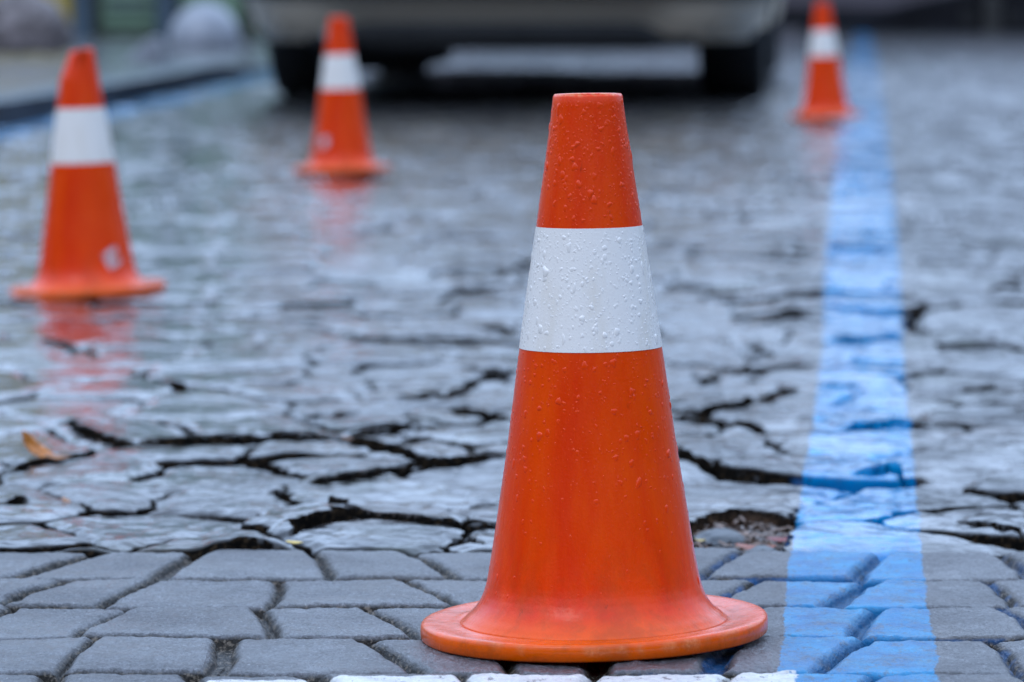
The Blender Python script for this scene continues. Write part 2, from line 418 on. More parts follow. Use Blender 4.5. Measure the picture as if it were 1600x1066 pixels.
# surveyed cracks in the old stones: pixels, width (m), lift of the far lip (m)
CR = [
 ([(100,655),(160,682),(215,692),(300,693),(400,691),(470,688),(530,688)], .012, .006),
 ([(530,690),(600,704),(650,724),(710,724),(790,722)], .020, .005),
 ([(1055,712),(1110,736),(1160,748),(1235,747)], .030, .004),
 ([(1050,656),(1100,650),(1140,636),(1190,620),(1235,604)], .012, .005),
 ([(1050,658),(1150,664),(1205,674)], .022, .003),
 ([(1030,530),(1120,532),(1170,541),(1212,552),(1180,570),(1120,585),(1095,590)], .012, .004),
 ([(420,770),(470,776),(500,795),(540,808)], .014, .005),
 ([(540,812),(600,815),(700,822),(780,821)], .009, .004),
 ([(310,872),(380,857),(430,853)], .020, .007), ([(450,838),(500,824),(556,814)], .018, .007),
 ([(0,738),(60,727),(130,717),(165,700)], .018, .003), ([(0,790),(40,782)], .02, .003),
 ([(205,596),(250,605),(295,618)], .028, .003), ([(310,545),(350,552),(410,556)], .034, .003),
 ([(500,752),(560,746),(640,733),(655,722)], .008, .005), ([(620,620),(700,610),(760,590),(810,585)], .012, .004),
 ([(700,640),(740,650),(800,654)], .022, .004), ([(540,690),(590,686),(660,664)], .009, .004),
 ([(750,512),(790,512),(812,525)], .036, .004), ([(640,545),(700,550),(760,538)], .012, .003),
 ([(1445,488),(1410,512),(1435,520)], .03, .003), ([(1500,600),(1610,598)], .012, .004),
 ([(1400,668),(1455,668)], .008, .004), ([(1296,392),(1402,392)], .020, .004),
 ([(1300,526),(1412,524)], .016, .005), ([(1280,604),(1350,600)], .008, .003),
 ([(1318,668),(1420,666)], .006, .005), ([(1335,746),(1440,743)], .007, .006),
 ([(1540,462),(1600,452)], .028, .004), ([(1190,388),(1290,396)], .030, .003), ([(1225,466),(1285,470)], .034, .003),
 ([(1500,815),(1600,838)], .007, .003), ([(640,790),(760,782)], .005, .003), ([(1180,510),(1240,490),(1290,500)], .010, .003),
 ([(870,400),(760,440),(700,430)], .012, .002), ([(160,560),(60,540)], .012, .003), ([(0,470),(60,478)], .02, .003),
 ([(690,855),(700,838),(760,850)], .005, .003), ([(1100,470),(1160,465)], .014, .003), ([(560,640),(480,655)], .008, .003),
]
HOLE = np.array([at(x, y) for x, y in [(1074,818),(1100,797),(1160,793),(1205,798),(1268,808),(1262,822),(1222,832),(1222,846),(1190,860),(1130,858),(1076,846)]])
CR2 = [([tuple(map(float, at(*p))) for p in pl], w_, up) for pl, w_, up in CR]
def poly_sd(X, Y, P):
    ins = np.zeros(X.shape, bool); n = len(P)
    for i in range(n):
        (x0,y0),(x1,y1) = P[i], P[(i+1) % n]
        c = ((y0 > Y) != (y1 > Y)) & (X < (x1-x0)*(Y-y0)/(y1-y0+1e-12)+x0); ins ^= c
    d = seg_dist(X, Y, [tuple(p) for p in P]+[tuple(P[0])]); return np.where(ins, -d, d)
S = .128
def street_height(X, Y, cell):
    h = np.zeros(X.shape)
    near = cell < .012
    wx = X + .016*fbm(X, Y, 7, 2, 41) + .006*fbm(X, Y, 40, 2, 43); wy = Y + .018*fbm(X, Y, 6, 2, 47) + .005*fbm(X, Y, 38, 2, 49)
    wx = wx*1.04; wy = wy/1.5      # stones are longer along the street
    gx = np.floor(wx/S); gy = np.floor(wy/S)
    f1 = np.full(X.shape, 9.); nx = np.zeros(X.shape); ny = np.zeros(X.shape); ci = gx.copy(); cj = gy.copy()
    for i in (-1,0,1):
        for j in (-1,0,1):
            a, b = gx+i, gy+j; px = (a+.5+(hash2(a,b,1)-.5)*.85+.5*(b % 2))*S; py = (b+.5+(hash2(a,b,2)-.5)*.85)*S
            d = (px-wx)**2+(py-wy)**2; m = d < f1
            f1 = np.where(m, d, f1); nx = np.where(m, px, nx); ny = np.where(m, py, ny); ci = np.where(m, a, ci); cj = np.where(m, b, cj)
    e = np.full(X.shape, 9.); oi = ci.copy(); oj = cj.copy()
    for i in (-2,-1,0,1,2):
        for j in (-1,0,1) if abs(i) == 2 else (-2,-1,0,1,2):
            a, b = gx+i, gy+j; px = (a+.5+(hash2(a,b,1)-.5)*.85+.5*(b % 2))*S; py = (b+.5+(hash2(a,b,2)-.5)*.85)*S
            ex, ey = px-nx, py-ny; L = np.hypot(ex, ey); ok = L > 1e-6
            d = np.where(ok, ((nx+px)/2-wx)*ex/np.maximum(L,1e-6)+((ny+py)/2-wy)*ey/np.maximum(L,1e-6), 9.)
            m = d < e; e = np.where(m, d, e); oi = np.where(m, a, oi); oj = np.where(m, b, oj)
    js = sst(-.25, .5, fbm(X, Y, 2.2, 2, 61))*.55+.45*hash2(ci+oi, cj+oj, 62)     # how open this joint is
    wj = .0020+.0042*js**2
    lod = np.clip(1.6-cell/.03, .7, 1); wet = np.maximum(sst(-.08, -.34, X)*(.45+.55*sst(3.1, 3.8, Y))*(1-.4*sst(9, 12, Y)), .38*sst(3.6, 5, Y)+.2); calm = 1-.62*wet
    h += (hash2(ci,cj,3)-.5)*.0060*lod + (hash2(ci,cj,4)-.5)*.05*(wx-nx)*calm + (hash2(ci,cj,5)-.5)*.18*(wy-ny)*calm
    h -= (.0036*(1-sst(0, .020, e))**2 + (.004+.007*js)*(1-sst(0, 1, e/wj)))*lod
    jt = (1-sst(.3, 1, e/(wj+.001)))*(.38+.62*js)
    # cleft, worn face of the stones
    n1 = fbm(X, Y, 16, 3, 71); n2 = fbm(X*.8, Y, 48, 3, 73)
    tr = np.round(n1*3.2+.35*n2)/3.2
    h += (.0019*n1 + .0005*tr + .0009*n2)*lod*calm + .010*fbm(X, Y, .9, 2, 79)*sst(2.9, 4.2, Y) + .0035*fbm(X, Y, 3.3, 2, 83)
    
    dirt = np.zeros(X.shape)
    m = near & (Y < 8) & (np.abs(X) < 1.2)
    x = X[m]+.007*fbm(X[m], Y[m], 30, 3, 91); y = Y[m]+.016*fbm(X[m], Y[m], 22, 3, 93); hs = np.zeros(x.shape); jj = np.zeros(x.shape)
    for pts, wd, up in CR2:
        xs = [p[0] for p in pts]; ys = [p[1] for p in pts]
        q = (x > min(xs)-.2) & (x < max(xs)+.2) & (y > min(ys)-.3) & (y < max(ys)+.3)
        if not q.any(): continue
        d = seg_dist(x[q], y[q], pts); o = np.argsort(xs)
        side = y[q] > np.interp(x[q], np.array(xs)[o], np.array(ys)[o])
        endf = sst(0, .03, x[q]-min(xs)+.012)*sst(0, .03, max(xs)+.012-x[q])
        wv = wd*.5*.48*(.55+.9*np.clip(.5+noise(x[q]*14, y[q]*5, 95), 0, 1))
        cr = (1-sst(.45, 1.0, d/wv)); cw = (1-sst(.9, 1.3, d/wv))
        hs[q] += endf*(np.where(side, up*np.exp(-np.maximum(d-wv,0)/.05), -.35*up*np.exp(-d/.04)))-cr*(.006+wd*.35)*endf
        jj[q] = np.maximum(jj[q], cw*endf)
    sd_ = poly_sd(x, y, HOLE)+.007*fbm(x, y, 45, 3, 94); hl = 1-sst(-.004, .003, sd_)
    hs = hs*(1-hl)-hl*(.019+.004*fbm(x, y, 60, 3, 97)); jj = np.maximum(jj, .8*(1-sst(.001, .005, sd_)))  # joint value spreads over the hole walls, painting depth shade on them
    hh = h[m]; hh = hh*(1-hl)+hs; h[m] = hh; J_ = jt[m]; jt[m] = np.maximum(J_, jj); D = dirt[m]; dirt[m] = hl
    # broken edge against the pavers
    eb = Y-YB-.004*noise(X*20, X*0+3, 99)-.006
    wv = .006+.014*np.clip(noise(X*4.3, X*0+7, 101)+.15, 0, 1)
    c = (1-sst(.35, 1, eb/wv)); h -= c*.006+.003*np.exp(-(Y-YB)/.04); jt = np.maximum(jt, c*(Y < YB+.05))
    tone = hash2(ci, cj, 6)
    return h, jt, tone, dirt, wet

def build_ground(name, Ys, fn, material, extra_front=False, extra_back=False):
    Ys = np.array(Ys); Yg, Tg = np.meshgrid(Ys, TA, indexing='ij'); X = np.maximum(Yg, 1.6)*Tg
    cell = np.maximum(CELLA[None,:]*np.maximum(Yg,1.6), np.abs(np.gradient(Ys))[:,None]*.7)
    r = fn(X, Yg, cell); hh, jt, tone = r[0], r[1], r[2]; dirt = r[3] if len(r) > 3 else np.zeros(X.shape); wet_ = r[4] if len(r) > 4 else np.zeros(X.shape)
    fade = np.clip(1.6-cell/.05, 0, 1)*np.ones(X.shape); Z = gz(Yg)+hh*fade; jt = jt*fade
    bm_, wm_ = blue_m(X, Yg), white_m(X, Yg)
    V = np.stack([X, Yg, Z], -1).reshape(-1, 3); nr, nc = X.shape
    extra = 0
    if extra_front:      # drop the near edge so that the sheet has a real side
        V2 = V[(nr-1)*nc:].copy() if extra_front == 'far' else V[:nc].copy(); V2[:, 2] -= .06; V = np.vstack([V, V2])
    A = dict(joint=jt.ravel(), tone=tone.ravel(), dirt=dirt.ravel(), wet=wet_.ravel(), far=sst(6, 15, Yg).ravel(), paint_blue=bm_.ravel(), paint_white=wm_.ravel())
    if extra_front:
        for k in A: A[k] = np.concatenate([A[k], (A[k][(nr-1)*nc:] if extra_front == 'far' else A[k][:nc])])
        A['joint'][-nc:] = 1
    i = np.arange(nr-1)[:,None]*nc+np.arange(nc-1)[None,:]
    Q = np.stack([i, i+1, i+nc+1, i+nc], -1).reshape(-1, 4)
    if extra_front:
        k = np.arange(nc-1)
        Q = np.vstack([Q, np.stack([(nr-1)*nc+k, (nr-1)*nc+k+1, nr*nc+k+1, nr*nc+k], -1) if extra_front == 'far' else np.stack([nr*nc+k, nr*nc+k+1, k+1, k], -1)])
    bq = A['paint_blue'][Q].max(1) > -.007; wq = (A['paint_white'][Q].max(1) > -.007) & ~bq
    for nm, sel in ((name, ~(bq | wq)), ('blue_bay_line', bq), ('white_stop_line', wq)):
        if not sel.any(): continue
        q = Q[sel]; used, inv = np.unique(q, return_inverse=True)
        o = mesh_np(nm, V[used], inv.reshape(-1, 4), material, attrs={a: b[used] for a, b in A.items()})
        tag(o, kind='structure')
        if nm == name: continue
        tag(o, label='blue painted parking line' if nm[0] == 'b' else 'white painted line with worn edge')
near_rows = [-25,-10,-4,-1,.4,1.1,1.5]+rows(1.6, 2.2, lambda y: .006)[1:]+rows(2.2, YB, lambda y: .0016)[1:]
build_ground('paved_crossing', near_rows, paver_height, M_PAVE, extra_front='far')
far_rows = rows(YB+.002, 3.3, lambda y: .0019)+rows(3.3, 7, lambda y: .00072*y)[1:]+rows(7, 22, lambda y: .0022*y)[1:]+rows(22, 40, lambda y: .01*y)[1:]+rows(40, 400, lambda y: .1*y)[1:]
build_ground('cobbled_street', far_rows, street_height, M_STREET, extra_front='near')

# ---------------------------------------------------------------- footway and kerb on the left
M_FOOT = mat('wet_footway_slabs', (.17,.175,.19), .28, coat=.7, coat_r=.15, noise_amt=.25, noise_scale=3, bump=.004, bump_scale=12, rough_var=.1)
M_KERB = mat('dark_kerb_face', (.022,.026,.034), .5, noise_amt=.5, noise_scale=6, bump=.003, bump_scale=30)  # kerb face has a much darker base colour than the kerb top
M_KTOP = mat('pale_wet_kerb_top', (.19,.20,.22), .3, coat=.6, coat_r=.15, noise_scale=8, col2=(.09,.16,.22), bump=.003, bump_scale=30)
def kerb_h(Y): return .072-.060*float(sst(15.2, 17.9, np.array(float(Y))))
Yk = np.concatenate([np.linspace(3, 22, 77), [26, 30]])
v = []; f = []
for y in Yk:
    k = float(kerb_x(y)); z = kerb_h(y)
    v += [(k-.14,y,z), (k-2.2,y,z+.008), (k-14,y,z+.05)]
for i in range(len(Yk)-1):
    for j in range(2): a = i*3+j; f.append((a+1, a, a+3, a+4))
tag(MB().add(v, f).build('footway', M_FOOT, smooth=True), kind='structure')
kr = empty('kerb', (float(kerb_x(10)), 10, 0)); tag(kr, kind='structure')
kt = MB(); kf = MB(); y = 3.0
while y < 21:
    y2 = min(y+.8, 21)-.008; n = 5; t = []; fc = []
    for q in range(n):
        yy = y+(y2-y)*q/(n-1); k = float(kerb_x(yy))-float(kerb_x(10)); z = kerb_h(yy)+random.uniform(-.0006,.0006)
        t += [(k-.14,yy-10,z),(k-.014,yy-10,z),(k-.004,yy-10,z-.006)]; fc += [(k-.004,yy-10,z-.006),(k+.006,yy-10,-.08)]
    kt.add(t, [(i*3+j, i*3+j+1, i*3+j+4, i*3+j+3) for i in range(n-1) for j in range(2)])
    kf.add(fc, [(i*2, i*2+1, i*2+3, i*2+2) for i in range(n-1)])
    y += .8
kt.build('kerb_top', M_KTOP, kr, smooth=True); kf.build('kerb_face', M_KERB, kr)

# ---------------------------------------------------------------- traffic cones
PROF = [(.0203,.323),(.0226,.305),(.0262,.280),(.0312,.246),(.0420,.174),(.0503,.1128),(.0562,.0757),(.0605,.0486),(.0635,.0325),(.0668,.0232),(.0717,.0168),(.0765,.0124),(.0815,.0096)]
_z = [p[1] for p in PROF][::-1]; _rr = [p[0] for p in PROF][::-1]
def cone_r(z):
    z = np.asarray(z, float); k = .004
    return (np.interp(z-k, _z, _rr)+np.interp(z, _z, _rr)*2+np.interp(z+k, _z, _rr))/4
def warp(V, top_squash, seed, lift):
    """hand-worn soft plastic: slightly out of round, curling base rim, optional dented top"""
    V = np.array(V); r = np.hypot(V[:,0], V[:,1]); a = np.arctan2(V[:,1], V[:,0]); z = V[:,2]
    oo = 1+.008*np.sin(2*a+seed)+.004*np.sin(3*a+seed*2)
    V[:,0] *= oo; V[:,1] *= oo
    V[:,2] += lift*(r/.1)**2*(z < .03)*np.maximum(0, np.sin(a+seed*.7))*.0+lift*np.clip((r-.07)/.03, 0, 1)*(z < .03)*(.5+.5*np.cos(a-.35))
    if top_squash:
        k = np.clip((z-.285)/.04, 0, 1); V[:,0] += -top_squash*k*.0+k*top_squash*(V[:,0] < 0)*.9; V[:,2] -= k*top_squash*.25*(V[:,0] < 0)
    return V
def cone_mesh(name, prof, n, mt, parent, sq, seed, lift, closed=True, wear=None):
    b = MB().lathe(prof, n, closed=closed); V = warp(b.v, sq, seed, lift)
    a = np.zeros(len(V)) if wear is None else wear(V)
    return mesh_np(name, V, np.array(b.f), mt, parent, attrs={'wear': a})
def make_cone(px, py, s, lean, label, drops=False, sq=0, seed=1., lift=.002, yaw=0., sticker=None, sc=1.):
    D = F/(2615*s); k = ((px-800)/F, (533-py)/F)
    x, y, z = D*k[0], D*(CT+ST*k[1]), H+D*(-ST+CT*k[1])
    root = empty('traffic_cone', (x, y, z), (0, -math.radians(lean), yaw)); root.scale = (sc,)*3
    tag(root, label, 'traffic cone', 'orange traffic cones around the parking bay')
    n = 128 if drops else 72
    zz = np.concatenate([np.linspace(.3225, .04, 60), np.linspace(.0385, .0097, 26)]); rr = cone_r(zz)
    # flare foot rolls out to the disc
    outer = [(.0185,.3236),(.0196,.3240)] + [(float(r), float(q)) for r, q in zip(rr, zz)]
    inner = [(max(.004, r-.0032), q-.001) for r, q in reversed(outer[2:])] + [(.0168,.3232)]
    def wr(V):
        a = np.arctan2(V[:,1], V[:,0]); nn = noise(a*9, V[:,2]*60+seed, 5)
        return np.clip((V[:,2]-.3225)/.0008, 0, 1)*np.clip(.6+nn, 0, 1)+np.clip(nn*2-.9, 0, 1)*(V[:,2] > .316)*.4
    cone_mesh('cone_body', outer+inner, n, M_OR, root, sq, seed, lift, wear=wr)
    disc = [(.0770,.0012),(.0770,.0094),(.0800,.0101),(.0822,.0105),(.0840,.0101),(.0872,.0101),(.0950,.0104),(.1000,.0106),(.1018,.0101),(.1027,.0088),(.1030,.0060),(.1027,.0012),(.1018,.0002),(.0900,.0)]
    def wd(V):
        r = np.hypot(V[:,0], V[:,1]); a = np.arctan2(V[:,1], V[:,0])
        return np.clip(1-np.abs(r-.1022)/.0016, 0, 1)*(V[:,2] > .006)*np.clip(.4+1.6*noise(a*14, a*0+seed, 8), 0, 1)
    cone_mesh('base_flange', disc, n, M_OR, root, 0, seed, lift, wear=wd)
    zb = np.linspace(.2462, .1742, 24); rb = cone_r(zb)+.00028
    band = [(float(r), float(q)) for r, q in zip(rb, zb)]
    b = MB().lathe(band, n, closed=False); V = warp(b.v, 0, seed, 0)
    bd = mesh_np('reflective_band', V, np.array(b.f), M_BAND, root)
    if sticker:      # small worn square label
        a0, zc, hw, hh, rot = sticker; v = []; N_ = 9
        for i in range(N_):
            for j in range(N_):
                u = (i/(N_-1)*2-1)*hw; q = (j/(N_-1)*2-1)*hh
                cu, cq = u*math.cos(rot)-q*math.sin(rot), u*math.sin(rot)+q*math.cos(rot)
                r = float(cone_r(zc+cq))+.0011; a = a0+cu/r; v.append((r*math.cos(a), r*math.sin(a), zc+cq))
        fq = [(i*N_+j, (i+1)*N_+j, (i+1)*N_+j+1, i*N_+j+1) for i in range(N_-1) for j in range(N_-1)]
        MB().add(v, fq).build('sticker', M_STK, root, smooth=True)
    if drops:
        for nm, z0, z1, cnt, mt, pr, off in (('water_drops', .2475, .320, 2400, M_DROP_O, root.children[0], 0.),
                                        ('water_drops', .176, .2445, 3600, M_DROP_W, bd, .00028),
                                        ('water_drops', .085, .1725, 2300, M_DROP_O, root.children[0], 0.),
                                        ('water_drops', .030, .085, 260, M_DROP_O, root.children[0], 0.)):
            drop_field(nm, z0, z1, cnt, mt, pr, off, seed)
    return root
DT = None
def drop_field(nm, z0, z1, cnt, mt, parent, off, seed):
    R1, Sg = 4, 10
    A = RNG.uniform(0, 2*math.pi, cnt); Zc = z0+(z1-z0)*RNG.uniform(0, 1, cnt)**(.9 if off == 0 else 1)
    sz = .00036*np.exp(RNG.normal(0, .6, cnt)); sz = np.clip(sz, .00018, .0021)
    big = RNG.uniform(0, 1, cnt) < .045; sz[big] *= 1.9
    el = 1+RNG.exponential(.28, cnt); flat = RNG.uniform(.14, .28, cnt)
    ph = RNG.uniform(0, 6.28, (cnt, 3)); am = RNG.uniform(0, .3, (cnt, 2)); am2 = np.where(big, .4, .2)
    th = np.linspace(0, 2*math.pi, Sg, endpoint=False); V = []
    for k in range(R1+1):
        q = k/R1*math.pi/2; rad = np.cos(q) if k < R1 else .0; hgt = np.sin(q)
        sh = 1+am[:,0:1]*np.sin(2*th+ph[:,0:1])+am2[:,None]*np.sin(3*th+ph[:,1:2])*.6
        u = sz[:,None]*rad*sh*np.cos(th); w_ = sz[:,None]*el[:,None]*rad*sh*np.sin(th)*np.where(np.sin(th) < 0, 1.15, .9)
        Z = Zc[:,None]+w_; r0 = cone_r(np.clip(Z, .012, .3225)); hp = sz[:,None]*flat[:,None]*hgt*np.ones(Sg)-.00003
        rr = r0+off+hp; a = A[:,None]+u/r0
        V.append(np.stack([rr*np.cos(a), rr*np.sin(a), Z], -1))
    V = np.stack(V, 1)                       # cnt, R1+1, Sg, 3
    n1 = (R1+1)*Sg; base = np.arange(cnt)[:,None]*n1; q = []
    for k in range(R1):
        i = k*Sg+np.arange(Sg); j = k*Sg+(np.arange(Sg)+1) % Sg; q.append(np.stack([i, j, j+Sg, i+Sg], -1))
    q = np.concatenate(q); Q = (base[:,:,None]+q[None]).reshape(-1, 4)
    Vw = warp(V.reshape(-1, 3), 0, seed, 0)
    o = mesh_np(nm, Vw, Q, mt, parent); tag(o, kind='stuff'); return o
def sticker_mat():
    t = NT('worn_sticker'); m = t.mr(t.noise(70, 3, .6), .42, .50)
    t.link(t.mix(m, (.60,.09,.03), t.mix(t.mr(t.noise(110, 2), .45, .55), (.30,.27,.30), (.70,.62,.64))), t.p.inputs['Base Color']); t.p.inputs['Roughness'].default_value = .5
    return t.m
M_STK = sticker_mat()
make_cone(928, 995, 1.0, .75, 'large foreground traffic cone covered in rain drops, standing on the grey pavers', drops=True, seed=1.3, lift=.0035)
make_cone(137.5, 459, .451, 1.75, 'traffic cone with dented top and worn white sticker low on its right side', sq=.011, seed=2.1, lift=.003, sticker=(math.radians(-50), .050, .0125, .0115, .45))
make_cone(534, 268, .284, .9, 'traffic cone in front of the parked car with a faint scuff low on its left', seed=3.3, lift=.002, sticker=(math.radians(-125), .064, .010, .012, -.3))
make_cone(1290, 184, .212, 2.0, 'farthest traffic cone, standing right of the car beside the blue line', seed=4.4, lift=.003)

# ---------------------------------------------------------------- parked car
M_CAR = mat('silver_beige_car_paint', (.60,.50,.38), .5, metal=.0, coat=.12, coat_r=.3, spec=.25)
M_BLK = mat('black_bumper_plastic', (.012,.012,.013), .55, noise_amt=.3, noise_scale=20)
M_TYRE = mat('tyre_rubber', (.010,.010,.011), .75, bump=.002, bump_scale=60)
M_RIM = mat('alloy', (.45,.46,.48), .3, metal=.9)
M_GLASS = mat('dark_car_glass', (.015,.018,.02), .04, spec=.8)
M_RED = mat('red_lamp_lens', (.35,.01,.008), .12, coat=1, coat_r=.03)
M_UNDER = mat('grimy_underbody', (.008,.008,.008), .85, noise_amt=.4, noise_scale=9)
M_PLATE = mat('white_number_plate', (.7,.7,.68), .35)
HEAD = math.radians(4.4)
car = empty('parked_car', (.030, 13.95, 0), (0, 0, -HEAD)); car.scale = (.97, 1.13, 1); tag(car, 'silver beige parked car seen from behind, only bumper and wheels in view', 'car')
WB, TR, WR = 2.62, .725, .325
# body shell: stations along y (rear negative), sections (x, z)
ys = np.linspace(-.80, 3.50, 64)
def plan(y):            # half width
    return .895*(1-.16*max(0, (-.35-y)/.45)**2.2-.22*max(0, (y-2.7)/.8)**2.2)
def zlow(y):
    z = .235
    for c in (0, WB):
        d = abs(y-c)
        if d < .385: z = max(z, WR+math.sqrt(.385**2-d*d)-.0)
    return z
def belt(y): return .98-.07*max(0, (y-1.9)/1.6)**1.2
bd = MB(); cols = 9; v = []
for sgn in (-1, 1):
    v = []
    for y in ys:
        zl, zb, wd = zlow(y), belt(y), plan(y)
        for k in range(cols):
            q = k/(cols-1); z = zl+(zb-zl)*q; u = (z-.235)/(zb-.235)
            v.append((sgn*(wd-.05*(1-u)**3-.06*max(0, u-.45)**1.6), y, z))
    f = []
    for i in range(len(ys)-1):
        for k in range(cols-1):
            a = i*cols+k; f.append((a, a+cols, a+cols+1, a+1) if sgn > 0 else (a, a+1, a+cols+1, a+cols))
    bd.add(v, f)
# rear face above the bumper, tailgate, roof, bonnet as one lofted skin across the car
sk = [(-.80,.62,.83),(-.79,.80,.84),(-.74,.97,.845)]
def loft(mb, prof, nx=14, crown=.02):
    v = []
    for y, z, hwid in prof:
        for i in range(nx+1):
            u = i/nx*2-1; v.append((u*hwid, y+(.05*(u*u) if y < 0 else -.06*u*u if y > 3 else 0), z-crown*u*u))
    m = nx+1; mb.add(v, [(j*m+i, j*m+i+1, (j+1)*m+i+1, (j+1)*m+i) for j in range(len(prof)-1) for i in range(nx)])
loft(bd, [(-.80,.60,.80),(-.81,.80,.82),(-.77,.98,.83)])
loft(bd, [(-.42,1.475,.56),(0,1.50,.60),(.8,1.51,.62),(1.35,1.47,.58)])
loft(bd, [(2.05,1.0,.80),(2.6,.96,.80),(3.2,.86,.74),(3.46,.72,.66),(3.50,.45,.66),(3.44,.24,.62)])
for sgn in (-1, 1):     # pillars and shoulders
    for (ya, za, xa, yb, zb_, xb, wd) in ((-.77,.97,.80,-.42,1.475,.56,.07),(1.35,1.47,.58,2.05,1.0,.80,.05),(.75,.97,.80,.68,1.48,.62,.05),(-.1,.97,.82,-.06,1.49,.60,.08)):
        bd.add([(sgn*xa,ya,za),(sgn*xa,ya+wd,za),(sgn*xb,yb+wd,zb_),(sgn*xb,yb,zb_),(sgn*(xa-.04),ya,za),(sgn*(xa-.04),ya+wd,za),(sgn*(xb-.04),yb+wd,zb_),(sgn*(xb-.04),yb,zb_)],
               [(0,1,2,3),(7,6,5,4),(0,3,7,4),(1,5,6,2)])
bd.build('body', M_CAR, car, smooth=True)
gl = MB(); loft(gl, [(-.75,.975,.78),(-.43,1.465,.55)], 10, .015); gl.build('rear_window', M_GLASS, car, smooth=True)
gl = MB(); loft(gl, [(1.37,1.46,.57),(2.06,.99,.79)], 10, .015); gl.build('windscreen', M_GLASS, car, smooth=True)
for sgn in (-1, 1):
    MB().add([(sgn*.80,-.72,.965),(sgn*.815,.4,.97),(sgn*.80,2.02,.985),(sgn*.585,1.36,1.45),(sgn*.605,.6,1.485),(sgn*.565,-.40,1.46)], [(0,1,4,5),(1,2,3,4)]).build('side_window', M_GLASS, car)
# rear bumper, wraps the corners; lower edge arched up over the black valance
def bumper_curve(u):        # u -1..1 -> x, y on the plan outline
    a = u*1.0; s_ = 1 if u > 0 else -1; au = abs(u)
    if au < .72: x = u/.72*.70; y = -.90+.05*(x/.70)**2
    else:
        q = (au-.72)/.28; x = s_*(.70+.175*math.sin(q*math.pi/2)); y = -.85+.42*(1-math.cos(q*math.pi/2))
    return x, y
def sheet(mb, lo, hi, off, nu=48, nz=8, bulge=.03, under=0.):
    v = []
    for i in range(nu+1):
        u = i/nu*2-1; x, y = bumper_curve(u); z0, z1 = lo(u), hi(u)
        for k in range(nz+1):
            q = k/nz; o = off+bulge*(math.sin(q*math.pi*.5+.6)-1)-under*max(0, 1-q/.45)**2; L = math.hypot(x, y+.2)
            v.append((x+o*x/L*.9, y-o*.8, z0+(z1-z0)*q))
    m = nz+1; mb.add(v, [(i*m+k, (i+1)*m+k, (i+1)*m+k+1, i*m+k+1) for i in range(nu) for k in range(nz)])
def arch(u):
    au = abs(u); return .196+.056*float(1-sst(.50, .66, np.array(au)))
bp = MB(); sheet(bp, arch, lambda u: .62, 0, nz=16, under=.085); bp.build('rear_bumper', M_CAR, car, smooth=True)
bl = MB(); sheet(bl, lambda u: .172+.045*float(sst(.55,.75,np.array(abs(u)))), lambda u: arch(u)+.012, -.088, bulge=.05)
bl.box(-.62,.62,-.80,-.25,.185,.215)
bl.build('valance', M_BLK, car, smooth=True)
sh = MB()
for i in range(24): pass
sheet(sh, lambda u: .335, lambda u: .372, .010, bulge=.004); sh.build('bumper_moulding', M_BLK, car, smooth=True)
ub = MB(); ub.box(-.60,.60,-.5,3.2,.215,.30); ub.box(-.80,.80,.45,2.2,.21,.30); ub.box(-.66,.66,-.06,.06,.26,.36); ub.box(-.62,-.30,-.55,.6,.10,.26); ub.box(-.7,.7,2.9,3.3,.15,.3); ub.box(-.62,.62,.7,3.3,.145,.22)
ub.build('underbody', M_UNDER, car, bevel=.02)
ex = MB().lathe([(.018,-.12),(.026,-.12),(.026,.3),(.018,.3)], 20, closed=True); 
ex_o = ex.build('exhaust_pipe', M_RIM, car, smooth=True); ex_o.rotation_euler = (math.radians(90), 0, 0); ex_o.location = (-.52, -.62, .215)
MB().box(-.26,.26,-.865,-.853,.70,.81).build('number_plate', M_PLATE, car, bevel=.004)
for sgn in (-1, 1):
    MB().add([(sgn*.62,-.835,.72),(sgn*.835,-.76,.74),(sgn*.84,-.74,.93),(sgn*.66,-.80,.95),(sgn*.62,-.78,.72),(sgn*.80,-.70,.74),(sgn*.80,-.69,.93),(sgn*.66,-.74,.95)],
             [(0,1,2,3),(7,6,5,4),(0,4,5,1),(1,5,6,2),(2,6,7,3),(3,7,4,0)]).build('tail_light', M_RED, car, bevel=.012)
    MB().box(sgn*.86-.0 if sgn > 0 else -1.0, 1.0 if sgn > 0 else -.86, 1.62, 1.76, .96, 1.08).build('wing_mirror', M_CAR, car, bevel=.03)
for yy in (0, WB):
    for sgn in (-1, 1):
        t = MB().lathe([(.20,-.10),(.285,-.112),(.312,-.104),(.324,-.085),(.325,0),(.324,.085),(.312,.104),(.285,.112),(.20,.10)], 64, axis='X', closed=True)
        wo = empty('wheel', (sgn*TR, yy, WR)); wo.parent = car
        t.build('tyre', M_TYRE, wo, smooth=True)
        r = MB().lathe([(.0,sgn*.075),(.05,sgn*.08),(.06,sgn*.06),(.17,sgn*.055),(.19,sgn*.10),(.203,sgn*.103),(.203,-sgn*.1)], 40, axis='X')
        for k in range(5):
            a = k*2*math.pi/5; c_, s_ = math.cos(a), math.sin(a)
            q = [(.04,-.025),(.19,-.018),(.19,.018),(.04,.025)]
            pts = [(p*c_-w2*s_, p*s_+w2*c_) for p, w2 in q]; x0, x1 = sgn*.06, sgn*.095
            r.add([(x0,a1,b1) for a1,b1 in pts]+[(x1,a1,b1) for a1,b1 in pts], [(4,5,6,7),(0,1,5,4),(1,2,6,5),(2,3,7,6),(3,0,4,7)])
        r.build('rim', M_RIM, wo)

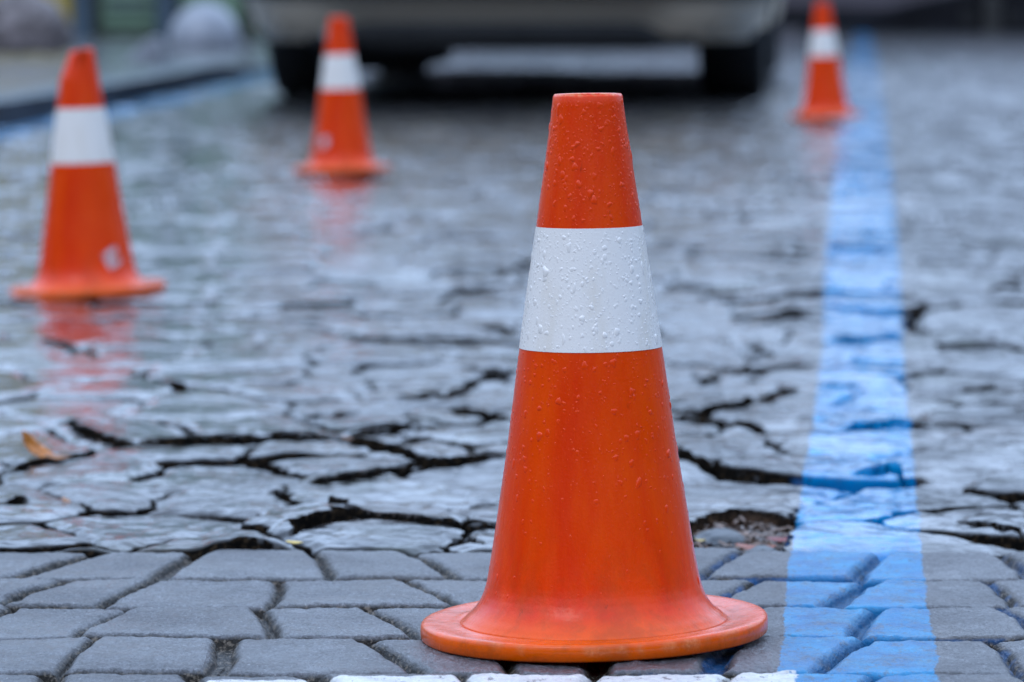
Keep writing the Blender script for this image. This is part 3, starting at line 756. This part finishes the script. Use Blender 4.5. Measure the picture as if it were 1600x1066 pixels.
# ---------------------------------------------------------------- things on the left footway
M_CONC = mat('wet_grey_concrete', (.27,.285,.32), .45, coat=.25, coat_r=.3, noise_amt=.2, noise_scale=9, bump=.003, bump_scale=60)
M_CONC2 = mat('grimy_concrete_plinth', (.12,.125,.14), .5, noise_amt=.3, noise_scale=12, bump=.003, bump_scale=60)
X, Y, Z = atv(320, 76, .02)
dm = empty('dome_bollard', (X, Y, kerb_h(Y)+.010)); dm.scale = (1.06,1.06,1.08); tag(dm, 'round grey concrete dome bollard at the kerb left of the car', 'bollard')
pr = [(.0001,.212)]+[(.168*math.cos(a), .030+.182*math.sin(a)) for a in np.linspace(math.pi/2-.06, 0, 22)]+[(.160,.022)]
MB().lathe(pr, 56).build('dome', M_CONC, dm, smooth=True)
MB().lathe([(.0001,.022),(.180,.022),(.190,.014),(.192,0),(.192,-.05)], 56).build('plinth', M_CONC2, dm, smooth=True)
# wedge shaped kerb ramp block
X, Y, Z = atv(226, 96, .05)
wb = MB().prism([(-.085,0),(.075,0),(.078,.055),(.062,.102),(.040,.108),(.006,.085),(-.05,.03)], -.09, .09).build('stone_block', M_CONC, bevel=.008, seg=3)
wb.location = (X, Y, kerb_h(Y)+.008); tag(wb, 'pale wedge shaped concrete block lying just left of the dome bollard', 'stone block')
# brown boulder
def blob(name, loc, rad, mt, seed, sub=4, amp=.16, fr=3., flat=.0):
    import bmesh
    bm = bmesh.new(); bmesh.ops.create_icosphere(bm, subdivisions=sub, radius=1)
    from mathutils import noise as mn
    for v_ in bm.verts:
        p = v_.co.copy(); k = 1+amp*mn.fractal(p*fr*.5+Vector((seed,0,seed*2)), .8, 2.1, 5)+amp*.6*round(mn.noise(p*fr+Vector((0,seed,0)))*3)/3
        v_.co = Vector((p.x*rad[0]*k, p.y*rad[1]*k, max(p.z, -.55)*rad[2]*k))
    me = bpy.data.meshes.new(name); bm.to_mesh(me); bm.free(); me.materials.append(mt)
    me.polygons.foreach_set('use_smooth', [True]*len(me.polygons))
    o = bpy.data.objects.new(name, me); COL.objects.link(o); o.location = loc; return o
M_BOUL = mat('mottled_brown_rock', (.26,.22,.22), .6, noise_scale=14, col2=(.06,.045,.04), bump=.02, bump_scale=20)
X, Y, Z = atv(30, 86, .07)
o = blob('boulder', (X, Y+.12, .07+.10), (.185,.16,.165), M_BOUL, 3.1, amp=.13); tag(o, 'mottled pinkish brown boulder on the far left of the footway before the yellow panel', 'boulder')
# kiosk with green panels, posts and a yellow panel
M_GRN = mat('pale_green_panel', (.17,.26,.17), .45, noise_amt=.12, noise_scale=2)
M_GRN2 = mat('darker_green_panel', (.085,.125,.10), .45, noise_amt=.12, noise_scale=2)
M_POST = mat('blue_grey_post', (.055,.085,.115), .45, noise_amt=.15, noise_scale=4)
M_OLIVE = mat('dark_olive_trim', (.035,.042,.028), .5)
M_YEL = mat('ochre_panel', (.36,.26,.05), .5, noise_amt=.2, noise_scale=3)
M_ROOF = mat('kiosk_roof', (.05,.055,.06), .5, noise_amt=.2, noise_scale=5)
KY = 24.0
def kx(px): return (px-800)/F*KY*1.0
ks = empty('kiosk', (kx(200), KY, 0)); tag(ks, 'pale green panelled kiosk with blue grey posts behind the dome bollard', 'kiosk')
def kb(px0, px1, y0, y1, z0, z1, nm, mt, bev=.006): return MB().box(kx(px0)-kx(200), kx(px1)-kx(200), y0, y1, z0, z1).build(nm, mt, ks, bevel=bev)
kb(-520, 440, .06, 2.4, 0, 3.3, 'wall', M_GRN)
kb(-560, 470, -.25, 2.6, 3.3, 3.42, 'roof', M_ROOF)
for a, b in ((160,243),(283,378),(398,436)): kb(a, b, .03, .058, .10, 3.1, 'green_panel', M_GRN)
kb(168, 236, .012, .030, .17, .25, 'green_panel', M_GRN2)
kb(-40, 114, .02, .058, .03, 2.3, 'yellow_panel', M_YEL)
kb(-300, -70, .02, .058, .03, 2.3, 'yellow_panel', M_YEL)
for a, b in ((118,144),(246,276),(-66,-40)): kb(a, b, -.05, .06, 0, 3.3, 'post', M_POST)
for a, b in ((145,159),(379,397),(277,283)): kb(a, b, .0, .058, 0, 3.3, 'trim', M_OLIVE)
kb(-520, 440, -.02, .05, 0, .05, 'plinth', M_OLIVE)

# ---------------------------------------------------------------- far side of the street on the right
M_DARK = mat('dark_wet_stone', (.010,.010,.013), .8, spec=.15, noise_amt=.4, noise_scale=4, bump=.01, bump_scale=12)
M_MAUVE = mat('mauve_grey_render', (.085,.070,.082), .7, noise_amt=.25, noise_scale=1.2)
M_DK2 = mat('near_black_recess', (.005,.005,.006), .8)
M_STN = mat('grey_brown_pier', (.030,.028,.026), .7, noise_amt=.2, noise_scale=3)
RYD = float(at(1450, 51)[1])
def fx(px, y=RYD): return (px-800)/F*y
lw = empty('low_wall', (fx(1320), RYD, 0)); tag(lw, 'low dark stone wall with a sloping top across the far end of the street', 'wall')
x0 = fx(1320)
MB().prism([(fx(1255)-x0,-.05),(fx(1255)-x0,.055),(fx(1310)-x0,.085),(fx(1500)-x0,.26),(fx(1900)-x0,.52),(fx(2600)-x0,.60),(fx(2600)-x0,-.05)], 0, .3).build('wall_body', M_DARK, lw, bevel=.01)
for a in (1500, 1570, 1700): MB().box(fx(a)-x0, fx(a+22)-x0, -.004, .05, .03, .17).build('drain_opening', M_DK2, lw)
for a in (1535, 1640): MB().box(fx(a)-x0, fx(a+26)-x0, -.06, .0-.002, -.02, .24).build('pier', M_STN, lw, bevel=.008)
bb = empty('rendered_building', (3, 31, 0)); tag(bb, 'mauve grey rendered building closing the view behind the low dark wall', 'building')
MB().box(-6.5, 9, 0, 5, -.05, 3.2).build('wall', M_MAUVE, bb, bevel=.02)
MB().box(-6.7, 9.2, -.3, 5.3, 3.2, 3.32).build('roof', M_ROOF, bb)
MB().box(-6.53, 9.03, -.03, -.002, -.04, .12).build('plinth', M_DARK, bb)
for xx in (-5.6, -3.3, -.9, 1.6, 4.1):
    fr = MB().box(xx, xx+1.1, -.05, -.002, .95, 2.3).build('window', M_STN, bb, bevel=.01)
    MB().box(xx+.08, xx+1.02, -.065, -.052, 1.03, 2.22).build('pane', M_GLASS, fr)

# ---------------------------------------------------------------- leaves, loose stones, litter
def leaf(px, py, L, col, rz, tilt, label, curl=.3, zoff=.004, rx=15):
    X, Y, Z = atv(px, py); m = mat('fallen_leaf_skin', col, .4, noise_amt=.3, noise_scale=300, coat=.4)
    v = []; n, k = 11, 5
    for i in range(n):
        t = i/(n-1); wd = L*.17*math.sin(math.pi*t**.8)**.8+L*.006
        for j in range(k):
            u = j/(k-1)*2-1; v.append((L*(t-.5), u*wd, curl*L*(t-.5)**2*2+abs(u)*wd*.35))
    nf = n*k; f = [(i*k+j, (i+1)*k+j, (i+1)*k+j+1, i*k+j+1) for i in range(n-1) for j in range(k-1)]
    o = MB().add(v, f).build('fallen_leaf', m, smooth=True); s_ = o.modifiers.new('s', 'SOLIDIFY'); s_.thickness = .0004
    o.location = (X, Y, Z+zoff); o.rotation_euler = (math.radians(rx), math.radians(tilt), math.radians(rz))
    tag(o, label, 'leaf'); return o
leaf(54, 720, .036, (.62,.20,.015), 12, 38, 'curled orange brown leaf standing up in a stone joint near the left edge', .6, .010, 55)
leaf(90, 724, .022, (.36,.13,.03), -10, 4, 'flat rusty leaf lying just right of the curled orange leaf')
leaf(460, 853, .012, (.70,.50,.12), 15, 5, 'tiny pale yellow leaf in the dark crack left of the big cone', .2, .002)
leaf(1092, 828, .012, (.45,.30,.03), 40, 8, 'small yellow leaf in the pothole just right of the big cone', .3, -.008)
leaf(1180, 838, .030, (.30,.075,.03), 12, 3, 'long reddish brown leaf at the bottom of the pothole', .3, -.010)
leaf(1222, 832, .022, (.22,.035,.03), 8, -4, 'dark red leaf on the right edge of the pothole', .3, -.006)
leaf(350, 552, .020, (.16,.07,.03), 30, 5, 'dark brown leaf in the wide joint between the two left cones', .3, .002)
leaf(545, 690, .014, (.20,.09,.04), -20, 5, 'small brown leaf in the crack halfway between the curled leaf and the big cone', .3, .002)
leaf(105, 788, .012, (.3,.12,.03), -50, 10, 'small rusty leaf in the joint at the far left, below the curled one', .3, .002)
M_ROCK = mat('wet_dark_rock', (.018,.023,.030), .4, noise_amt=.4, noise_scale=60, coat=.25, coat_r=.15, bump=.001, bump_scale=200)
def rock(px, py, r, label, seed, dz=0):
    X, Y, Z = atv(px, py); o = blob('loose_stone', (X, Y, Z+dz), r, M_ROCK, seed, amp=.12, fr=2.2); tag(o, label, 'stone')
rock(1122, 822, (.022,.030,.011), 'smooth dark slate coloured stone lying in the pothole right of the big cone', 5.2, -.014)
rock(1190, 851, (.012,.016,.007), 'black broken stone chip at the front right corner of the pothole', 8.8, -.008)
M_LIT = mat('leaf_litter', (.20,.105,.06), .5, noise_scale=60, col2=(.035,.02,.012), coat=.4)
lt = MB()
def chip(x, y, z, L, w2, a, b):
    c_, s_ = math.cos(a)*L/2, math.sin(a)*L/2; px_, py_ = -math.sin(a)*w2/2, math.cos(a)*w2/2; dz = math.sin(b)*L/2
    lt.add([(x-c_-px_,y-s_-py_,z-dz),(x+c_-px_,y+s_-py_,z+dz),(x+c_+px_,y+s_+py_,z+dz+w2*.4),(x-c_+px_,y-s_+py_,z-dz+w2*.4)], [(0,1,2,3)])
hx0, hy0 = HOLE.min(0); hx1, hy1 = HOLE.max(0); cnt = 0
while cnt < 1500:
    x, y = random.uniform(hx0, hx1), random.uniform(hy0, hy1)
    if float(poly_sd(np.array([x]), np.array([y]), HOLE)[0]) > -.004: continue
    chip(x, y, float(gz(y))-.011+random.random()*.009-.006, random.uniform(.002,.012), random.uniform(.0006,.0025), random.uniform(0,6.3), random.uniform(-.4,.5)); cnt += 1
for pts, wd, up in CR2:
    if wd < .011: continue
    for (xa,ya),(xb,yb) in zip(pts[:-1], pts[1:]):
        for k in range(int(math.hypot(xb-xa, yb-ya)*260)):
            q = random.random(); chip(xa+(xb-xa)*q+random.gauss(0,wd*.12), ya+(yb-ya)*q+random.gauss(0,wd*.15), float(gz(ya+(yb-ya)*q))-.008-wd*.1+random.random()*.003, random.uniform(.002,.007), random.uniform(.0006,.002), random.uniform(0,6.3), random.uniform(-.3,.5))
tag(lt.build('leaf_litter', M_LIT), 'wet brown leaf litter and twigs in the pothole and open joints', 'litter', kind='stuff')
